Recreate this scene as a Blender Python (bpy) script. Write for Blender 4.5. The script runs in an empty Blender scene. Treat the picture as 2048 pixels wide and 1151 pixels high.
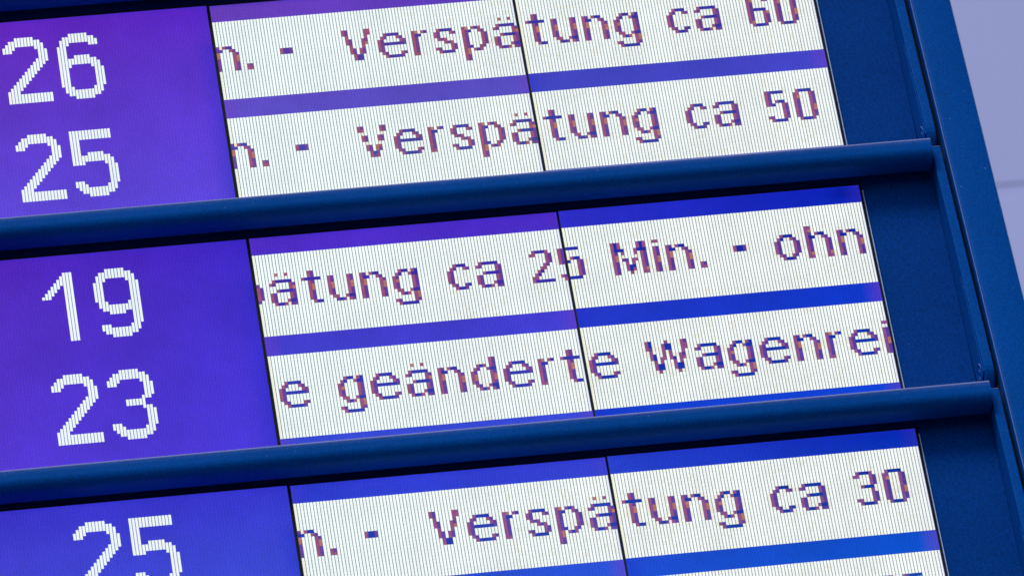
import bpy, bmesh, math, random
from mathutils import Matrix, Vector
random.seed(7)
C = bpy.context.scene
COL = C.collection

# ------------------------------------------------------------------ camera
S = 0.003                                   # one display column = 3 mm
R = ((0.9863173288, -0.0589087328, -0.1539736603),
     (-0.0873344343, 0.6054459264, -0.7910802278),
     (0.1398242592, 0.7937033396, 0.5920170480))       # right, down, forward
CAM = Vector((-230.405550, -1749.903160, -1326.205981)) * S
cd = bpy.data.cameras.new("camera")
cam = bpy.data.objects.new("camera", cd); COL.objects.link(cam)
m = Matrix(((R[0][0], -R[1][0], -R[2][0], CAM.x),
            (R[0][1], -R[1][1], -R[2][1], CAM.y),
            (R[0][2], -R[1][2], -R[2][2], CAM.z),
            (0, 0, 0, 1)))
cam.matrix_world = m
cd.sensor_width = 36; cd.lens = 14361.35 / 2048 * 36
cd.clip_start = 0.1; cd.clip_end = 500
cd.dof.use_dof = True; cd.dof.aperture_fstop = 16
cd.dof.focus_distance = (Vector((95 * S, 0, -25 * S)) - CAM).dot(Vector(R[2]))
C.camera = cam

# ------------------------------------------------------------------ sky and sun
SUN_EL, SUN_AZ = 44.0, 205.0                # azimuth clockwise from +Y
w = bpy.data.worlds.new("World"); C.world = w; w.use_nodes = True
nt = w.node_tree; bg = nt.nodes['Background']
sky = nt.nodes.new('ShaderNodeTexSky'); sky.sky_type = 'NISHITA'; sky.sun_disc = False
sky.sun_elevation = math.radians(SUN_EL); sky.sun_rotation = math.radians(SUN_AZ)
nt.links.new(sky.outputs[0], bg.inputs[0]); bg.inputs[1].default_value = 0.12
sl = bpy.data.lights.new("sun", 'SUN'); sl.energy = 2.1; sl.angle = math.radians(20); sl.color = (1, 0.98, 0.94)
so = bpy.data.objects.new("sun", sl); COL.objects.link(so)
az, el = math.radians(SUN_AZ), math.radians(SUN_EL)
sdir = Vector((math.sin(az) * math.cos(el), math.cos(az) * math.cos(el), math.sin(el)))
so.rotation_euler = sdir.to_track_quat('Z', 'Y').to_euler()
vs = C.view_settings
C.display_settings.display_device = 'sRGB'
vs.view_transform = 'Standard'; vs.look = 'None'; vs.exposure = 0; vs.gamma = 1; vs.use_curve_mapping = False

# ------------------------------------------------------------------ constants of the board
TH, H, G, A, VC = 0.0769783822566, 93.580550221, 0.6000090755, 1.1852153369, -0.1913205434
ROWS = {-2: (0, 0, 0), -1: (-0.18235, 0.53054, 0.042484), 0: (0, 0, 0), 1: (-0.12815, 0.53054, 0.135863)}

def lin(c):
    out = []
    for x in c:
        x = x / 255.0
        out.append(x / 12.92 if x <= 0.04045 else ((x + 0.055) / 1.055) ** 2.4)
    return out
def mix(a, b, t): return [a[i] + (b[i] - a[i]) * t for i in range(3)]

# ------------------------------------------------------------------ materials
def new_mat(name):
    mt = bpy.data.materials.new(name); mt.use_nodes = True
    return mt, mt.node_tree, mt.node_tree.nodes['Principled BSDF']

def paint(name, base, rough=0.42, grain=0.5, scale=3.0, spec=0.14):
    mt, t, p = new_mat(name)
    tc = t.nodes.new('ShaderNodeTexCoord')
    n1 = t.nodes.new('ShaderNodeTexNoise'); n1.inputs['Scale'].default_value = 420 * scale; n1.inputs['Detail'].default_value = 2
    n2 = t.nodes.new('ShaderNodeTexNoise'); n2.inputs['Scale'].default_value = 5.0; n2.inputs['Detail'].default_value = 3
    t.links.new(tc.outputs['Object'], n1.inputs['Vector']); t.links.new(tc.outputs['Object'], n2.inputs['Vector'])
    m1 = t.nodes.new('ShaderNodeMapRange'); m1.inputs[1].default_value = 0.3; m1.inputs[2].default_value = 0.7
    m1.inputs[3].default_value = 1 - grain; m1.inputs[4].default_value = 1 + grain
    t.links.new(n1.outputs['Fac'], m1.inputs[0])
    m2 = t.nodes.new('ShaderNodeMapRange'); m2.inputs[1].default_value = 0.3; m2.inputs[2].default_value = 0.7
    m2.inputs[3].default_value = 0.88; m2.inputs[4].default_value = 1.12
    t.links.new(n2.outputs['Fac'], m2.inputs[0])
    mu = t.nodes.new('ShaderNodeMath'); mu.operation = 'MULTIPLY'
    t.links.new(m1.outputs[0], mu.inputs[0]); t.links.new(m2.outputs[0], mu.inputs[1])
    vm = t.nodes.new('ShaderNodeVectorMath'); vm.operation = 'SCALE'; vm.inputs[0].default_value = base
    t.links.new(mu.outputs[0], vm.inputs['Scale'])
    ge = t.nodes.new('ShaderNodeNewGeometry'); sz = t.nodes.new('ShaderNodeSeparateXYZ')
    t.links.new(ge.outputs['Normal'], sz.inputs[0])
    du = t.nodes.new('ShaderNodeMapRange'); du.inputs[1].default_value = 0.02; du.inputs[2].default_value = 0.75  # pale tint on upward faces: dust plus a painted top-edge highlight
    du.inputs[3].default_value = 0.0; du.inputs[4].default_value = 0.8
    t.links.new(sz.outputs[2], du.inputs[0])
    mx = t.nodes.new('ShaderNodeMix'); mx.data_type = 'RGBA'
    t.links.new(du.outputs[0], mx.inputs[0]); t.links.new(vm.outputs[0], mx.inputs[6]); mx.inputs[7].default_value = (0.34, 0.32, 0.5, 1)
    n5 = t.nodes.new('ShaderNodeTexNoise'); n5.inputs['Scale'].default_value = 260; n5.inputs['Detail'].default_value = 1
    t.links.new(tc.outputs['Object'], n5.inputs['Vector'])
    m5 = t.nodes.new('ShaderNodeMapRange'); m5.inputs[1].default_value = 0.77; m5.inputs[2].default_value = 0.82
    m5.inputs[3].default_value = 0.0; m5.inputs[4].default_value = 0.28
    t.links.new(n5.outputs['Fac'], m5.inputs[0])
    mz = t.nodes.new('ShaderNodeMix'); mz.data_type = 'RGBA'
    t.links.new(m5.outputs[0], mz.inputs[0]); t.links.new(mx.outputs[2], mz.inputs[6]); mz.inputs[7].default_value = (0.25, 0.3, 0.5, 1)
    t.links.new(mz.outputs[2], p.inputs['Base Color'])
    bu = t.nodes.new('ShaderNodeBump'); bu.inputs['Strength'].default_value = 0.12; bu.inputs['Distance'].default_value = 0.0003
    t.links.new(n1.outputs['Fac'], bu.inputs['Height']); t.links.new(bu.outputs[0], p.inputs['Normal'])
    p.inputs['Roughness'].default_value = rough; p.inputs['Specular IOR Level'].default_value = spec
    p.inputs['Specular Tint'].default_value = (0.0, 0.35, 1.0, 1)
    return mt

def plain(name, base, rough=0.5, metal=0.0):
    mt, t, p = new_mat(name)
    tc = t.nodes.new('ShaderNodeTexCoord'); n = t.nodes.new('ShaderNodeTexNoise'); n.inputs['Scale'].default_value = 200
    t.links.new(tc.outputs['Object'], n.inputs['Vector'])
    mr = t.nodes.new('ShaderNodeMapRange'); mr.inputs[3].default_value = 0.8; mr.inputs[4].default_value = 1.2
    t.links.new(n.outputs['Fac'], mr.inputs[0])
    vm = t.nodes.new('ShaderNodeVectorMath'); vm.operation = 'SCALE'; vm.inputs[0].default_value = base
    t.links.new(mr.outputs[0], vm.inputs['Scale']); t.links.new(vm.outputs[0], p.inputs['Base Color'])
    p.inputs['Roughness'].default_value = rough; p.inputs['Metallic'].default_value = metal
    p.inputs['Specular IOR Level'].default_value = 0.2
    return mt

def screen_mat(name, grain, gs, stripes=0.0, cloud=0.0):
    """display picture: colour of each lit cell is stored on the mesh, the material emits it"""
    mt, t, p = new_mat(name)
    at = t.nodes.new('ShaderNodeAttribute'); at.attribute_name = 'lcd'
    tc = t.nodes.new('ShaderNodeTexCoord')
    n = t.nodes.new('ShaderNodeTexNoise'); n.inputs['Scale'].default_value = gs; n.inputs['Detail'].default_value = 1
    t.links.new(tc.outputs['Object'], n.inputs['Vector'])
    mr = t.nodes.new('ShaderNodeMapRange'); mr.inputs[1].default_value = 0.25; mr.inputs[2].default_value = 0.75
    mr.inputs[3].default_value = 1 - grain; mr.inputs[4].default_value = 1 + grain
    t.links.new(n.outputs['Fac'], mr.inputs[0])
    n3 = t.nodes.new('ShaderNodeTexNoise'); n3.inputs['Scale'].default_value = 14; n3.inputs['Detail'].default_value = 4
    t.links.new(tc.outputs['Object'], n3.inputs['Vector'])
    m3 = t.nodes.new('ShaderNodeMapRange'); m3.inputs[1].default_value = 0.3; m3.inputs[2].default_value = 0.7
    m3.inputs[3].default_value = 1 - cloud; m3.inputs[4].default_value = 1 + cloud
    t.links.new(n3.outputs['Fac'], m3.inputs[0])
    m4 = t.nodes.new('ShaderNodeMath'); m4.operation = 'MULTIPLY'
    t.links.new(mr.outputs[0], m4.inputs[0]); t.links.new(m3.outputs[0], m4.inputs[1])
    fac = m4.outputs[0]
    if stripes:
        sx = t.nodes.new('ShaderNodeSeparateXYZ'); t.links.new(tc.outputs['Object'], sx.inputs[0])
        a1 = t.nodes.new('ShaderNodeMath'); a1.operation = 'MULTIPLY'; a1.inputs[1].default_value = 2 * math.pi / S
        t.links.new(sx.outputs[0], a1.inputs[0])
        a2 = t.nodes.new('ShaderNodeMath'); a2.operation = 'COSINE'; t.links.new(a1.outputs[0], a2.inputs[0])
        a3 = t.nodes.new('ShaderNodeMapRange'); a3.inputs[1].default_value = 0.5; a3.inputs[2].default_value = 1.0
        a3.inputs[3].default_value = 1.0; a3.inputs[4].default_value = 1 - stripes
        t.links.new(a2.outputs[0], a3.inputs[0])
        a4 = t.nodes.new('ShaderNodeMath'); a4.operation = 'MULTIPLY'
        t.links.new(fac, a4.inputs[0]); t.links.new(a3.outputs[0], a4.inputs[1]); fac = a4.outputs[0]
    vm = t.nodes.new('ShaderNodeVectorMath'); vm.operation = 'SCALE'
    t.links.new(at.outputs['Color'], vm.inputs[0]); t.links.new(fac, vm.inputs['Scale'])
    t.links.new(vm.outputs[0], p.inputs['Emission Color']); p.inputs['Emission Strength'].default_value = 1.0
    p.inputs['Base Color'].default_value = (0.002, 0.002, 0.004, 1)
    p.inputs['Roughness'].default_value = 0.45; p.inputs['Specular IOR Level'].default_value = 0.03
    return mt

M_BLUE = paint('blue_powder_coat', (0.0, 0.051, 0.265), 0.5)
M_BLUE_SHEET = paint('blue_sheet_metal', (0.0, 0.032, 0.205), 0.55, spec=0.2)
M_BLACK = plain('bezel_and_gap_black', (0.0015, 0.002, 0.005), 0.7)  # bezels, and the painted-in shade of the gap by the post
M_GLASS_EDGE = plain('glass_edge', (0.05, 0.07, 0.12), 0.3)
M_EDGE_GLINT = plain('painted_glint', (0.30, 0.42, 0.72), 0.3)  # pale edges: the light they catch is put into the colour
M_EDGE_HIGHLIGHT = plain('painted_highlight', (0.025, 0.085, 0.33), 0.35)  # highlight of the post's left corner, painted as a lighter blue
M_PIN = plain('dark_pin', (0.002, 0.006, 0.03), 0.5, 0.3)
M_BACK = screen_mat('lcd_background', 0.48, 1300, 0.14, 0.10)
M_CELL = screen_mat('lcd_cells', 0.05, 1200, 0, 0.035)

# ------------------------------------------------------------------ helpers
def tag(o, label=None, cat=None, group=None, kind=None):
    if label: o['label'] = label
    if cat: o['category'] = cat
    if group: o['group'] = group
    if kind: o['kind'] = kind
    return o
def link(name, me, mat, parent=None):
    o = bpy.data.objects.new(name, me); COL.objects.link(o)
    if mat and not me.materials: me.materials.append(mat)
    if parent: o.parent = parent
    return o
def mesh(name, verts, faces, cols=None, smooth=False):
    me = bpy.data.meshes.new(name)
    me.from_pydata([tuple(c * S for c in v) for v in verts], [], faces)
    if cols:
        at = me.color_attributes.new('lcd', 'FLOAT_COLOR', 'CORNER')
        i = 0; buf = []
        for f, c in zip(faces, cols):
            if isinstance(c[0], (list, tuple)):
                for q in c: buf += [q[0], q[1], q[2], 1.0]
            else:
                buf += [c[0], c[1], c[2], 1.0] * len(f)
        at.data.foreach_set('color', buf)
    me.update()
    if smooth:
        for pgn in me.polygons: pgn.use_smooth = True
    return me
def bevel_mesh(me, wdt, seg=2, ang=30):
    bm = bmesh.new(); bm.from_mesh(me)
    bmesh.ops.recalc_face_normals(bm, faces=bm.faces)
    es = [e for e in bm.edges if len(e.link_faces) == 2 and e.calc_face_angle(0) > math.radians(ang)]
    if wdt: bmesh.ops.bevel(bm, geom=es, offset=wdt * S, segments=seg, affect='EDGES', profile=0.5)
    bm.to_mesh(me); bm.free()
    return me
def box(name, x0, x1, y0, y1, z0, z1, bev=0.0, seg=2):
    v = [(x, y, z) for x in (x0, x1) for y in (y0, y1) for z in (z0, z1)]
    f = [(0, 1, 3, 2), (4, 6, 7, 5), (0, 4, 5, 1), (2, 3, 7, 6), (0, 2, 6, 4), (1, 5, 7, 3)]
    return bevel_mesh(mesh(name, v, f), bev, seg)
def extrude_x(name, prof, x0, x1, bev=0.0, smooth_ang=None):
    """closed (y,z) outline swept along x"""
    n = len(prof)
    v = [(x0, y, z) for y, z in prof] + [(x1, y, z) for y, z in prof]
    f = [tuple(range(n)), tuple(range(2 * n - 1, n - 1, -1))] + [(i, (i + 1) % n, n + (i + 1) % n, n + i) for i in range(n)]
    me = bevel_mesh(mesh(name, v, f), bev)
    if smooth_ang:
        for pgn in me.polygons: pgn.use_smooth = True
        bm = bmesh.new(); bm.from_mesh(me)
        for e in bm.edges:
            e.smooth = not (len(e.link_faces) != 2 or e.calc_face_angle(0) > math.radians(smooth_ang))
        bm.to_mesh(me); bm.free()
    return me
def loc(y, z):                                # world (y,z) below a module's origin -> module axes
    return (y * math.cos(TH) + z * math.sin(TH), -y * math.sin(TH) + z * math.cos(TH))

# ------------------------------------------------------------------ the small display font: R brown, P violet, D blue, O tan, Y cream
F = {}
def gl(ch, row, *rows): F[ch] = (row, rows)
gl('a', 8, '.RDDDDD.', 'RP....RP', '......RP', '..RDDDDP', 'RP....RP', 'RP....RP', 'RP...RDD', '.RDDRYPP')
gl('ä', 6, '..O..R..', '........', '.RDDDDD.', 'RP....RP', '......RO', '..RDDDDP', 'RP....RP', 'RP....RP', 'RP...RDD', '.RDDRYPP')
gl('c', 8, '..RDDD.', '.RP..RP', 'RP.....', 'RP.....', 'RP.....', 'RP.....', '.RP..PD', '..RDDP.')
gl('d', 6, '......RP', '......RP', '..RDR.RP', '.RP..RDD', 'RP....RP', 'RO....RO', 'RO....RO', 'RP....RP', '.RP..RDD', '..RDR.RD')
gl('e', 8, '..RDDDD..', '.RP...RP.', 'RP.....RP', 'RPDDDDDDP', 'RP.......', 'RP.......', '.RP....RP', '..RDDDDP.')
gl('g', 8, '..RDDYRD', '.RD..RDD', 'RP....RP', 'RO....RP', 'RP....RP', 'RP....RP', '.RR..RDD', '..RDRYRO', '......RO', 'RP....RP', '.RDDDDD.')
gl('h', 6, 'RR......', 'RO......', 'RP.RDD..', 'RDD..RP.', 'RP....RP', 'RP....RP', 'RP....RP', 'RP....RP', 'RO....RO', 'RR....RR')
gl('i', 6, 'RR', '..', 'RP', 'RP', 'RP', 'RO', 'RO', 'RP', 'RP', 'RP')
gl('n', 8, 'RPYRDD..', 'RDD..RP.', 'RO....RP', 'RO....RO', 'RP....RO', 'RP....RP', 'RP....RP', 'RP....RP')
gl('o', 8, '..RDDD..', '.RD..RP.', 'RP....RP', 'RP....RP', 'RP....RP', 'RP....RP', '.RP..RP.', '..RDDP..')
gl('p', 8, 'RO.RDR..', 'RPD..RP.', 'RP....RP', 'RP....RP', 'RP....RP', 'RP....RP', 'RPD..RP.', 'RO.RDR..', 'RO......', 'RP......', 'RP......')
gl('r', 8, 'RO.RD', 'RDD..', 'RP...', 'RP...', 'RP...', 'RP...', 'RP...', 'RR...')
gl('s', 8, '.RDDDD.', 'RP...RP', 'RP.....', '.RPR...', '...RPR.', '.....RP', 'RP...RP', '.RDDDD.')
gl('t', 6, '..RP..', '..RP..', 'RDDDDD', '..RP..', '..RO..', '..RO..', '..RP..', '..RP..', '..RP..', '...RDD')
gl('u', 8, 'RP....RP', 'RP....RP', 'RO....RO', 'RO....RO', 'RP....RP', 'RP....RP', '.RR..RDD', '..PDPYRP')
gl('M', 6, 'RDR.....RDR', 'RDR.....RDR', 'RDDD...RDDD', 'RP.R...R.RP', 'RO.Y...Y.RP', 'RO.PP.RR.RP', 'RP..R.R..RP', 'RP..RDD..RP', 'RP..RDR..RO', 'RP...R...RR')
gl('V', 6, 'RP.....RP', 'RR.....RP', '.Y.....Y.', '.RP...RP.', '.RP...RP.', '..Y...Y..', '..RP.OR..', '..RP.OP..', '...RDP...', '...RPR...')
gl('V2', 6, 'RP.....RR', 'RP.....RR', '.R.....R.', '.RP...RP.', '.RP...RO.', '..R...R..', '..RP.RP..', '..RP.RP..', '...RDD...', '...RDD...')
gl('W', 6, 'RD....R....RP', 'RD...RDD...RR', 'RP...RDD...RR', '.R...R.R...R.', '.RD..R.R..RP.', '.RD.RR.RD.RR.', '..R.R...R.R..', '..RDD...RDD..', '..RDD...RDD..', '...R.....R...')
gl('.', 14, 'RP', 'RR')
gl('-', 10, 'RDDP', 'RDDP')
gl('0', 6, '.RDDDD.', 'RR...RP', 'RO...RP', 'RP...RP', 'RP...RP', 'RP...RO', 'RP...RO', 'RP...RP', 'RP...RP', '.RDDDR.')
gl('2', 6, '.RDDDR.', 'RR...RP', '.....RP', '.....RP', '....RP.', '...RR..', '..RD...', '.RD....', 'RR.....', 'RDDDDDD')
gl('3', 6, '.RDDDR.', 'RR...RP', '.....RP', '.....RP', '..RDDD.', '.....R.', '.....RP', '.....RP', 'RR...RP', '.RDDDP.')
gl('5', 6, 'RPDDDD.', 'RP.....', 'RP.....', 'RP.RDD.', 'RPD..RP', '.....RP', '.....RP', '.....RP', 'RP...RP', '.RDDDD.')
gl('6', 6, '.RDDDD.', 'RO...RP', 'RP.....', 'RP.....', 'RPDDDD.', 'RP...RO', 'RP...RP', 'RP...RP', 'RO...RP', '.RDDDP.')
WIDTH = {k: len(v[1][0]) for k, v in F.items()}

# big digits: for each column the runs (first row, last row)
BIG = {
 '2': {0: [(3, 5), (17, 21)], 1: [(2, 5), (16, 21)], 2: [(1, 5), (15, 21)], 3: [(1, 4), (14, 21)], 4: [(0, 3), (13, 17), (18, 21)], 5: [(0, 3), (12, 16), (18, 21)],
       6: [(0, 3), (11, 15), (18, 21)], 7: [(0, 3), (10, 14), (18, 21)], 8: [(0, 3), (9, 13), (18, 21)], 9: [(0, 3), (8, 12), (18, 21)], 10: [(1, 4), (7, 11), (18, 21)],
       11: [(1, 10), (18, 21)], 12: [(2, 9), (18, 21)], 13: [(4, 8), (18, 21)]},
 '6': {0: [(4, 17)], 1: [(2, 19)], 2: [(1, 20)], 3: [(1, 4), (8, 11), (17, 20)], 4: [(0, 3), (8, 10), (18, 21)], 5: [(0, 3), (7, 10), (18, 21)], 6: [(0, 3), (7, 10), (18, 21)],
       7: [(0, 3), (7, 10), (18, 21)], 8: [(0, 3), (7, 10), (18, 21)], 9: [(0, 3), (7, 10), (18, 21)], 10: [(1, 4), (8, 11), (17, 20)], 11: [(1, 4), (8, 20)], 12: [(2, 4), (9, 19)], 13: [(11, 17)]},
 '5': {0: [(0, 11), (16, 18)], 1: [(0, 11), (16, 19)], 2: [(0, 11), (16, 20)], 3: [(0, 3), (8, 11), (17, 20)], 4: [(0, 3), (8, 10), (18, 21)], 5: [(0, 3), (7, 10), (18, 21)],
       6: [(0, 3), (7, 10), (18, 21)], 7: [(0, 3), (7, 10), (18, 21)], 8: [(0, 3), (7, 10), (18, 21)], 9: [(0, 3), (7, 10), (18, 21)], 10: [(0, 3), (8, 11), (17, 20)],
       11: [(0, 3), (8, 20)], 12: [(0, 3), (9, 19)], 13: [(11, 17)]},
 '1': {0: [(7, 8)], 1: [(6, 8)], 2: [(5, 8)], 3: [(4, 7)], 4: [(3, 6)], 5: [(2, 5)], 6: [(1, 4)], 7: [(0, 21)], 8: [(0, 21)], 9: [(0, 21)]},
 '9': {0: [(4, 10)], 1: [(2, 12), (17, 19)], 2: [(1, 13), (17, 20)], 3: [(1, 4), (10, 13), (17, 20)], 4: [(0, 3), (11, 14), (18, 21)], 5: [(0, 3), (11, 14), (18, 21)],
       6: [(0, 3), (11, 14), (18, 21)], 7: [(0, 3), (11, 14), (18, 21)], 8: [(0, 3), (11, 14), (18, 21)], 9: [(0, 3), (11, 13), (18, 21)], 10: [(1, 4), (10, 13), (17, 20)],
       11: [(1, 20)], 12: [(2, 19)], 13: [(4, 17)]},
 '3': {0: [(3, 5), (16, 18)], 1: [(2, 5), (16, 19)], 2: [(1, 5), (16, 20)], 3: [(1, 4), (17, 20)], 4: [(0, 3), (18, 21)], 5: [(0, 3), (9, 11), (18, 21)], 6: [(0, 3), (9, 11), (18, 21)],
       7: [(0, 3), (9, 11), (18, 21)], 8: [(0, 3), (9, 11), (18, 21)], 9: [(0, 3), (9, 11), (18, 21)], 10: [(1, 4), (8, 12), (17, 20)], 11: [(1, 9), (11, 20)], 12: [(2, 9), (11, 19)], 13: [(4, 8), (12, 17)]},
}

T_DELAY = [('n', -1), ('.', 9), ('-', 20), ('V', 40), ('e', 51), ('r', 62), ('s', 69), ('p', 78), ('ä', 88), ('t', 98), ('u', 106), ('n', 116), ('g', 126), ('c', 143), ('a', 152)]
TEXT = {
 (-1, 0): [(('V2' if c == 'V' else c), u) for c, u in T_DELAY] + [('6', 169), ('0', 178)],
 (-1, 1): T_DELAY + [('5', 169), ('0', 178)],
 (0, 0): [('p', -6), ('ä', 4), ('t', 14), ('u', 22), ('n', 32), ('g', 42), ('c', 59), ('a', 68), ('2', 85), ('5', 94), ('M', 110), ('i', 123), ('n', 127), ('.', 137), ('-', 148), ('o', 161), ('h', 171), ('n', 181)],
 (0, 1): [('e', 2), ('g', 20), ('e', 30), ('ä', 41), ('n', 51), ('d', 61), ('e', 71), ('r', 82), ('t', 89), ('e', 97), ('W', 115), ('a', 130), ('g', 140), ('e', 150), ('n', 161), ('r', 171), ('e', 178), ('i', 189)],
 (1, 0): [(('V2' if c == 'V' else c), u) for c, u in T_DELAY] + [('3', 169), ('0', 178)],
 (1, 1): T_DELAY + [('2', 169), ('5', 178)],
}
BIGTEXT = {-1: [('2', 30, 0), ('6', 47, 0), ('2', 30, 31), ('5', 47, 31)], 0: [('1', 31, 0), ('9', 47, 0), ('2', 30, 31), ('3', 47, 31)], 1: [('2', 30, 0), ('5', 47, 0)]}
DVA = {-2: 0, -1: -0.22, 0: 0.05, 1: -0.17}

# display background colour at the four corners of each panel (top left, top right, bottom left, bottom right)
BGC = {
 (-1, 'A'): ((100, 34, 178), (88, 38, 198), (94, 72, 220), (90, 68, 218)),
 (-1, 'B'): ((104, 62, 188), (94, 56, 188), (88, 90, 215), (72, 88, 192)),
 (-1, 'C'): ((70, 56, 190), (60, 50, 190), (62, 80, 200), (70, 78, 204)),
 (0, 'A'): ((84, 36, 182), (62, 38, 198), (86, 56, 216), (68, 54, 214)),
 (0, 'B'): ((80, 43, 200), (74, 42, 198), (50, 74, 216), (52, 72, 214)),
 (0, 'C'): ((52, 48, 205), (4, 32, 182), (14, 60, 206), (2, 66, 214)),
 (1, 'A'): ((60, 50, 200), (54, 54, 206), (72, 86, 226), (64, 96, 230)),
 (1, 'B'): ((46, 58, 208), (54, 64, 210), (20, 90, 218), (8, 94, 218)),
 (1, 'C'): ((46, 68, 212), (2, 38, 178), (0, 84, 216), (0, 100, 220)),
}
def bgcol(k, pn, fu, fv):
    q = BGC.get((k, pn)) or BGC.get((k, 'A')) or BGC[(-1, 'A')]
    q = [lin(c) for c in q]
    if pn == 'C' and k >= 0: fu = fu ** .55
    c = mix(mix(q[0], q[1], fu), mix(q[2], q[3], fu), fv)
    if (k, pn) == (0, 'C'):                   # dull spot in the glass corner
        d = ((fu - .965) / .022) ** 2 + ((fv - .035) / .03) ** 2
        c = [x * (1 - .32 * math.exp(-d)) for x in c]
    return c

PB = 0.09                                     # half the gap between two columns
def cellquad(V, Fc, Cc, u0, u1, v0, v1, col, y=-0.03):
    i = len(V)
    V += [(u0, y, -v0 * A), (u1, y, -v0 * A), (u1, y, -v1 * A), (u0, y, -v1 * A)]
    Fc.append((i, i + 3, i + 2, i + 1)); Cc.append(col)

def lcd_panel(k, pn, u_left, ncol, dv, parent, base_u):
    """one liquid crystal panel: glass front, black rim, and what it shows"""
    W = ncol
    V, Fc, Cc = [], [], []
    N, Mv = 64, 48
    v0, v1 = -5.35, 59.0
    jit = [[1 + random.uniform(-.03, .03) for _ in range(N + 1)] for _ in range(Mv + 1)]
    for j in range(Mv + 1):
        for i in range(N + 1):
            V.append(((W - (.3 if pn in 'AZ' else .1)) * i / N, 0, -(v0 + (v1 - v0) * j / Mv) * A))
    def cc(i, j):
        c = bgcol(k, pn, i / N, j / Mv)
        # backlight leak along the panel's edges
        e = max(0, 1 - min(i, N - i) / 4.0) * (0.4 if j > 9 else 0.1)
        edge = lin((110, 60, 190)) if (pn == 'B' or (pn == 'C' and i > N / 2)) else lin((20, 40, 200))
        if j == 0: c = mix(c, lin((24, 40, 196)), 0.3)
        return [x * jit[j][i] for x in mix(c, edge, e)]
    for j in range(Mv):
        for i in range(N):
            a_ = j * (N + 1) + i
            Fc.append((a_, a_ + N + 1, a_ + N + 2, a_ + 1))
            Cc.append([cc(i, j), cc(i, j + 1), cc(i + 1, j + 1), cc(i + 1, j)])
    p = link('lcd_panel', mesh('lcd_panel', V, Fc, Cc), M_BACK, parent)
    p.location = (u_left * S, 0, -dv * A * S)
    rim = link('bezel', box('bezel', -0.28, W + 0.26, 0.02, 3.0, -(v1 + .6) * A, -(v0 - .55) * A, 0), M_BLACK, p)
    ge = link('glass_edge', box('glass_edge', -0.22, -0.15, -0.02, 0.02, -(v1) * A, -(v0) * A), M_GLASS_EDGE, p)
    if pn == 'A':
        for ch, cu, rv in BIGTEXT.get(k, []):
            V, Fc, Cc = [], [], []
            for c, runs in BIG[ch].items():
                for r0, r1 in runs:
                    t = random.uniform(-1, 1)
                    col = lin((238 + t * 3, 249, 247 - t * 3))
                    # bars with slightly rounded ends
                    cellquad(V, Fc, Cc, cu + c + .095, cu + c + .905, rv + r0 + .05, rv + r1 - .05, col)
            link('digit', mesh('digit', V, Fc, Cc), M_CELL, p)
        return p
    if pn not in 'BC' or (k, 0) not in TEXT: return p
    for line in (0, 1):
        grid = {}
        letters = []
        for ch, u in TEXT[(k, line)]:
            row, rows = F[ch]
            own = []
            for r, s in enumerate(rows):
                for c, x in enumerate(s):
                    uu = u + c - base_u
                    if x != '.' and 0 <= uu < ncol:
                        if x != 'Y': own.append((uu, row + r, x))
                        grid[(uu, row + r)] = x
            if own: letters.append((ch, own))
        V, Fc, Cc = [], [], []
        vb = 31 * line
        # dark matrix between the columns, then the lit cells
        cellquad(V, Fc, Cc, 0, ncol - .1, vb, vb + 25, lin((40, 68, 98)), -0.015)
        coltint = [random.uniform(-1, 1) for _ in range(ncol)]
        bx, by = random.random() * 9, random.random() * 9
        for c in range(ncol):
            ghost = any((c + d, r) in grid and grid[(c + d, r)] in 'RPDO' for d in (0,) for r in range(25))
            for r in range(25):
                x = grid.get((c, r))
                if x in ('R', 'P', 'D', 'O'): continue
                fx = (base_u + c) / 191.0
                wl = mix((243, 255, 255), (246, 253, 250), min(1, fx * 1.2 + (k + 1) * .15))
                b = math.sin(c * .31 + bx) * 1.5 + math.sin(r * .5 + by + c * .05) * 1.5 + coltint[c] * 2.2 + random.uniform(-2.5, 2.5)
                col = [wl[0] + b, wl[1] + b, wl[2] + b]
                # slow cells beside the moving text stay creamy
                near = any(grid.get((c + d, r), '.') in 'RPDO' for d in (-1, 1))
                if x == 'Y': col = [242, 234, 216]
                elif near and fx > .45 and random.random() < .45 + .2 * k: col = mix(col, (236, 230, 206), .55)
                elif ghost and fx > .3 and random.random() < .10: col = mix(col, (240, 236, 214), .4)
                if c == 0: col = mix(col, (238, 232, 176), .35)
                if c == ncol - 1: col = mix(col, (225, 225, 255), .4)
                cellquad(V, Fc, Cc, c + PB, c + 1 - PB - (.2 if c == ncol - 1 else 0), vb + r + .007, vb + r + .993, lin(col))
        link('white_band', mesh('white_band', V, Fc, Cc), M_CELL, p)
        for ch, own in letters:
            V, Fc, Cc = [], [], []
            for uu, r, x in own:
                fu, fv = uu / ncol, (vb + r + 5.35) / 64.35
                bgc = bgcol(k, pn, fu, fv)
                D = [c * .66 for c in bgc]
                Rc = mix(lin((163, 84, 102)), bgc, .12 + .1 * (k + 1) * fu + (.08 if pn == 'C' else 0))
                Oc = mix(lin((182, 118, 92)), bgc, .08)
                if x == 'D': col = D
                elif x == 'P': col = mix(D, Rc, .34)
                elif x == 'R': col = Rc
                else: col = Oc
                j = 1 + random.uniform(-.10, .10)
                cellquad(V, Fc, Cc, uu + .03, uu + .97, vb + r + .01, vb + r + .99, [q * j for q in col])
            nm = 'full_stop' if ch == '.' else 'dash' if ch == '-' else 'digit' if ch in '02356' else 'letter'
            link(nm, mesh(nm, V, Fc, Cc), M_CELL, p)
    return p

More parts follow.
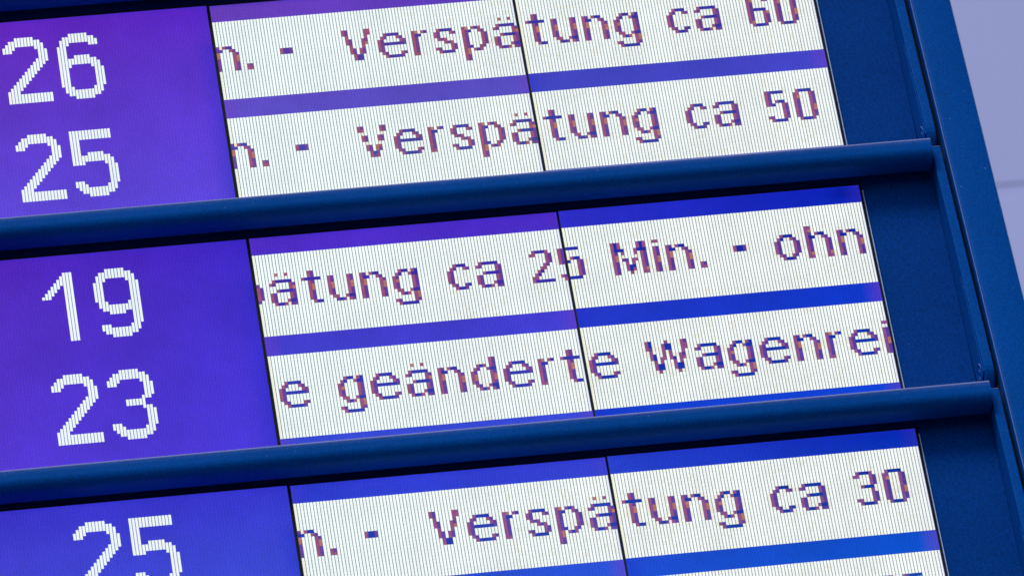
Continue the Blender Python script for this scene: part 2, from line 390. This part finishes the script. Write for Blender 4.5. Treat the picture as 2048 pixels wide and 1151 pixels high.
# ------------------------------------------------------------------ one row of the board
XL, XR = -195.0, 215.35
def arc(cy, cz, r, a0, a1, n):
    return [(cy + r * math.cos(math.radians(a0 + (a1 - a0) * i / n)), cz + r * math.sin(math.radians(a0 + (a1 - a0) * i / n))) for i in range(n + 1)]
def rail_profile():
    # world (y,z) measured from the origin of the row below
    P = [(1.2, 10.6), (-3.3, 7.0)]
    P += arc(-8.2, 10.0, 3.2, 268, 180, 12)
    P += arc(-10.1, 12.75, 1.3, 180, 90, 6)
    P += [(-7.5, 14.4), (2.4, 16.6), (2.4, 10.6)]
    return P
LABELS = {
 -2: 'topmost blue display row, only its dark rail seen above the numbers 26 and 25',
 -1: 'upper display row showing 26 and 25 beside delay lines ending in 60 and 50',
 0: 'middle display row showing 19 and 23 beside the line geänderte Wagenrei',
 1: 'lowest display row showing a single 25 beside a delay line ending in 30',
}
RAILDZ = {-2: 1.2, -1: 1.3, 0: -0.1, 1: 0.4}
rail_me = cheek_me = brk_me = None
for k in (-2, -1, 0, 1):
    du, dv, ro = ROWS[k]; phi = ro / 100
    e = bpy.data.objects.new('display_row', None); COL.objects.link(e); e.empty_display_size = 0.05
    tag(e, LABELS[k], 'display', 'display rows stacked in the departure board')
    base = Vector((0, 0, -H * k))
    rot = Matrix.Rotation(TH, 3, 'X') @ Matrix.Rotation(phi, 3, 'Y')
    off = Matrix.Rotation(TH, 3, 'X') @ Vector((du + phi * 30, 0, -dv + 96 * phi))
    e.matrix_world = Matrix.Translation((base + off) * S) @ rot.to_4x4()
    # panels
    lcd_panel(k, 'Z', -96.7 - 96.7, 96, 0, e, 0)
    lcd_panel(k, 'A', -96.7, 96, DVA[k], e, 0)
    lcd_panel(k, 'B', 0, 96, 0, e, 0)
    lcd_panel(k, 'C', 96 + G, 95, VC, e, 96)
    # blue sheet to the right of the glass and the box that carries everything
    zt, zb = 12.4, -70.5
    pl = link('blanking_plate', box('blanking_plate', 192.75, XR, 1.45, 2.2, zb, zt, 0.12), M_BLUE_SHEET, e)
    link('plate_edge_glint', box('plate_edge_glint', 192.45, 192.75, 0.5, 2.3, zb, 5.0, 0.04), M_EDGE_GLINT, pl)  # plate edge, coloured pale as if catching light
    link('housing', box('housing', XL, 221.5, 3.05, 16, -80, 12.5, 0.3), M_BLUE_SHEET, e)
    link('mounting_strip', box('mounting_strip', XL, 192.5, 1.5, 2.9, 7.4, 12.4), M_BLUE_SHEET, e)
    # bottom rail
    if rail_me is None:
        rail_me = extrude_x('bottom_rail', [loc(y, z - H) for y, z in rail_profile()], XL, 214.8, 0, 50)
    r_ = link('bottom_rail', rail_me, M_BLUE, e); r_.location.z = RAILDZ[k] * S
    # side cheek: upright plate at the right end, rounded off at its foot
    if cheek_me is None:
        P = [(6.0, 14.4), (-6.9, 14.4)] + [(-6.9, -30.0), (-7.1, -69.5)] + arc(-0.1, -70.4, 7.0, 180, 270, 9)[1:] + [(6.0, -77.4)]
        cheek_me = extrude_x('side_cheek', [loc(y, z) for y, z in P], 215.4, 218.35, 0.22)
        TR = [(-6.4, -37.0), (-6.3, -73.0), (4.2, -73.0), (3.6, -62.0)]
        brk_me = extrude_x('hinge_bracket', [loc(y, z) for y, z in TR], 214.95, 215.38, 0.06)
        # boss with an oblong hole: ring of quads standing proud of the bracket
        n = 24; V, Fc = [], []
        for rr, xx in ((3.5, 214.93), (3.35, 214.75), (3.0, 214.75), (2.8, 214.9), (1.5, 214.9), (1.3, 214.75), (1.0, 214.75), (.9, 215.1)):
            for i in range(n):
                t = 2 * math.pi * i / n
                y, z = loc(-1.6 + rr * math.cos(t), -71.0 + rr * (1.25 if rr < 2 else 1.05) * math.sin(t))
                V.append((xx, y, z))
        for q in range(7):
            for i in range(n):
                Fc.append((q * n + i, q * n + (i + 1) % n, (q + 1) * n + (i + 1) % n, (q + 1) * n + i))
        boss_me = mesh('hinge_boss', V, Fc)
        pin_me = mesh('hinge_pin', [V[7 * n + i] for i in range(n)], [tuple(range(n))])
    link('side_cheek', cheek_me, M_BLUE, e)
    b = link('hinge_bracket', brk_me, M_BLUE, e)
    link('hinge_boss', boss_me, M_BLUE, b); link('hinge_pin', pin_me, M_PIN, b)

# ------------------------------------------------------------------ post at the right of the board
def post():
    e = bpy.data.objects.new('side_post', None); COL.objects.link(e)
    e.location = (226 * S, 0, -300 * S)
    tag(e, 'broad blue upright post closing the right side of the departure board', 'post')
    P = []
    # (x,y) outline, swept along z
    P += [(219.75 + 1.1 * (1 - math.cos(math.radians(a_))), -8.0 + 1.1 * (1 - math.sin(math.radians(a_)))) for a_ in range(0, 91, 15)]
    P += [(232.0 + .35 * math.sin(math.radians(a_)), -8.0 + .35 * (1 - math.cos(math.radians(a_)))) for a_ in range(0, 91, 30)]
    P += [(232.35, 24), (219.75, 24)]
    n = len(P); z0, z1 = 0, 640
    V = [(x - 226, y, z0) for x, y in P] + [(x - 226, y, z1) for x, y in P]
    Fc = [tuple(range(n)), tuple(range(2 * n - 1, n - 1, -1))] + [(i, (i + 1) % n, n + (i + 1) % n, n + i) for i in range(n)]
    me = bevel_mesh(mesh('post_profile', V, Fc), 0)
    for pg in me.polygons: pg.use_smooth = True
    bm = bmesh.new(); bm.from_mesh(me)
    for ed in bm.edges: ed.smooth = not (len(ed.link_faces) != 2 or ed.calc_face_angle(0) > math.radians(40))
    bm.to_mesh(me); bm.free()
    link('post_profile', me, M_BLUE, e)
    # lighter tube along the left edge, its highlight put into the colour
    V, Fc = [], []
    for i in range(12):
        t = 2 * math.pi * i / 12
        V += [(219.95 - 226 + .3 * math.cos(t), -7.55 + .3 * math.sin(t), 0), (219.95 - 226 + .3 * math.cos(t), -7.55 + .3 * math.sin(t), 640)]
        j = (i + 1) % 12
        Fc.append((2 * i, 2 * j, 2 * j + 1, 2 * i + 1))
    link('edge_highlight', mesh('edge_highlight', V, Fc, smooth=True), M_EDGE_HIGHLIGHT, e)
    link('gap_shade', box('gap_shade', 218.5 - 226, 219.74 - 226, -3.2, 2.9, 0, 640, .1), M_BLACK, e)  # black strip that paints the shade deep in the open gap
    link('edge_glint', box('edge_glint', 232.36 - 226, 232.75 - 226, -7.2, 10, 0, 640, .1), M_EDGE_GLINT, e)  # pale strip painted as the highlight on the right bevel
post()

# ------------------------------------------------------------------ pale wall far behind
def wall():
    mt, t, p = new_mat('lavender_render')
    tc = t.nodes.new('ShaderNodeTexCoord')
    n = t.nodes.new('ShaderNodeTexNoise'); n.inputs['Scale'].default_value = 0.9; n.inputs['Detail'].default_value = 5
    mp = t.nodes.new('ShaderNodeMapping'); mp.inputs['Scale'].default_value = (3, 1, .5)
    t.links.new(tc.outputs['Object'], mp.inputs[0]); t.links.new(mp.outputs[0], n.inputs['Vector'])
    mr = t.nodes.new('ShaderNodeMapRange'); mr.inputs[3].default_value = 0.9; mr.inputs[4].default_value = 1.1
    t.links.new(n.outputs['Fac'], mr.inputs[0])
    vm = t.nodes.new('ShaderNodeVectorMath'); vm.operation = 'SCALE'; vm.inputs[0].default_value = (0.325, 0.355, 0.645)
    t.links.new(mr.outputs[0], vm.inputs['Scale']); t.links.new(vm.outputs[0], p.inputs['Base Color'])
    p.inputs['Roughness'].default_value = 0.8
    e = bpy.data.objects.new('background_wall', None); COL.objects.link(e); e.location = (3.0, 5.5, 0)
    tag(e, 'pale lavender panelled wall far behind the blue post, out of focus', 'wall')
    pw, ph = 1.5, 1.2; gap = .02
    me = box('wall_panel', 0, (pw - gap) / S, 0, .05 / S, 0, (ph - gap) / S, 2.0, 1)
    for j in range(-5, 6):
        for i in range(-4, 5):
            o = link('wall_panel', me, mt, e)
            # joints fall at z = 4.17 and, below that, at x = 2.18
            o.location = (i * pw + 2.190 - 3.0 + (0.72 if j % 2 else 0.3), 0, j * ph + 4.178 - 2 * ph)
    link('wall_core', box('wall_core', -7.1 / S, 7.6 / S, 0.003 / S, .3 / S, -6 / S, 8 / S), mt, e)
wall()

# ------------------------------------------------------------------ ground far below, it throws light on the undersides
gm = plain('grey_paving', (0.10, 0.10, 0.10), 0.8)
gd = link('ground', box('ground', -200 / S, 200 / S, -200 / S, 200 / S, -5.9 / S, -5.8 / S), gm); tag(gd, kind='structure')
C.cycles.filter_width = 1.5

# a stray thread of lint
def lint(label, pts, r):
    V, Fc = [], []
    n = 5
    for i, p_ in enumerate(pts):
        for q in range(n):
            t = 2 * math.pi * q / n
            V.append((p_[0] + r * math.cos(t), p_[1] - .05 + r * math.sin(t) * .6, p_[2] + r * math.sin(t)))
        if i:
            for q in range(n): Fc.append(((i - 1) * n + q, (i - 1) * n + (q + 1) % n, i * n + (q + 1) % n, i * n + q))
    o = link('lint', mesh('lint', V, Fc), M_LINT); tag(o, label, 'lint')
M_LINT = plain('pale_lint', (0.5, 0.52, 0.62), 0.8)
lint('tiny pale thread stuck on the rail edge above the delay line of 25 minutes', [(55.4, -9.0, 15.0), (55.25, -9.15, 13.8), (55.35, -9.18, 13.2), (55.6, -9.2, 12.9)], .1)
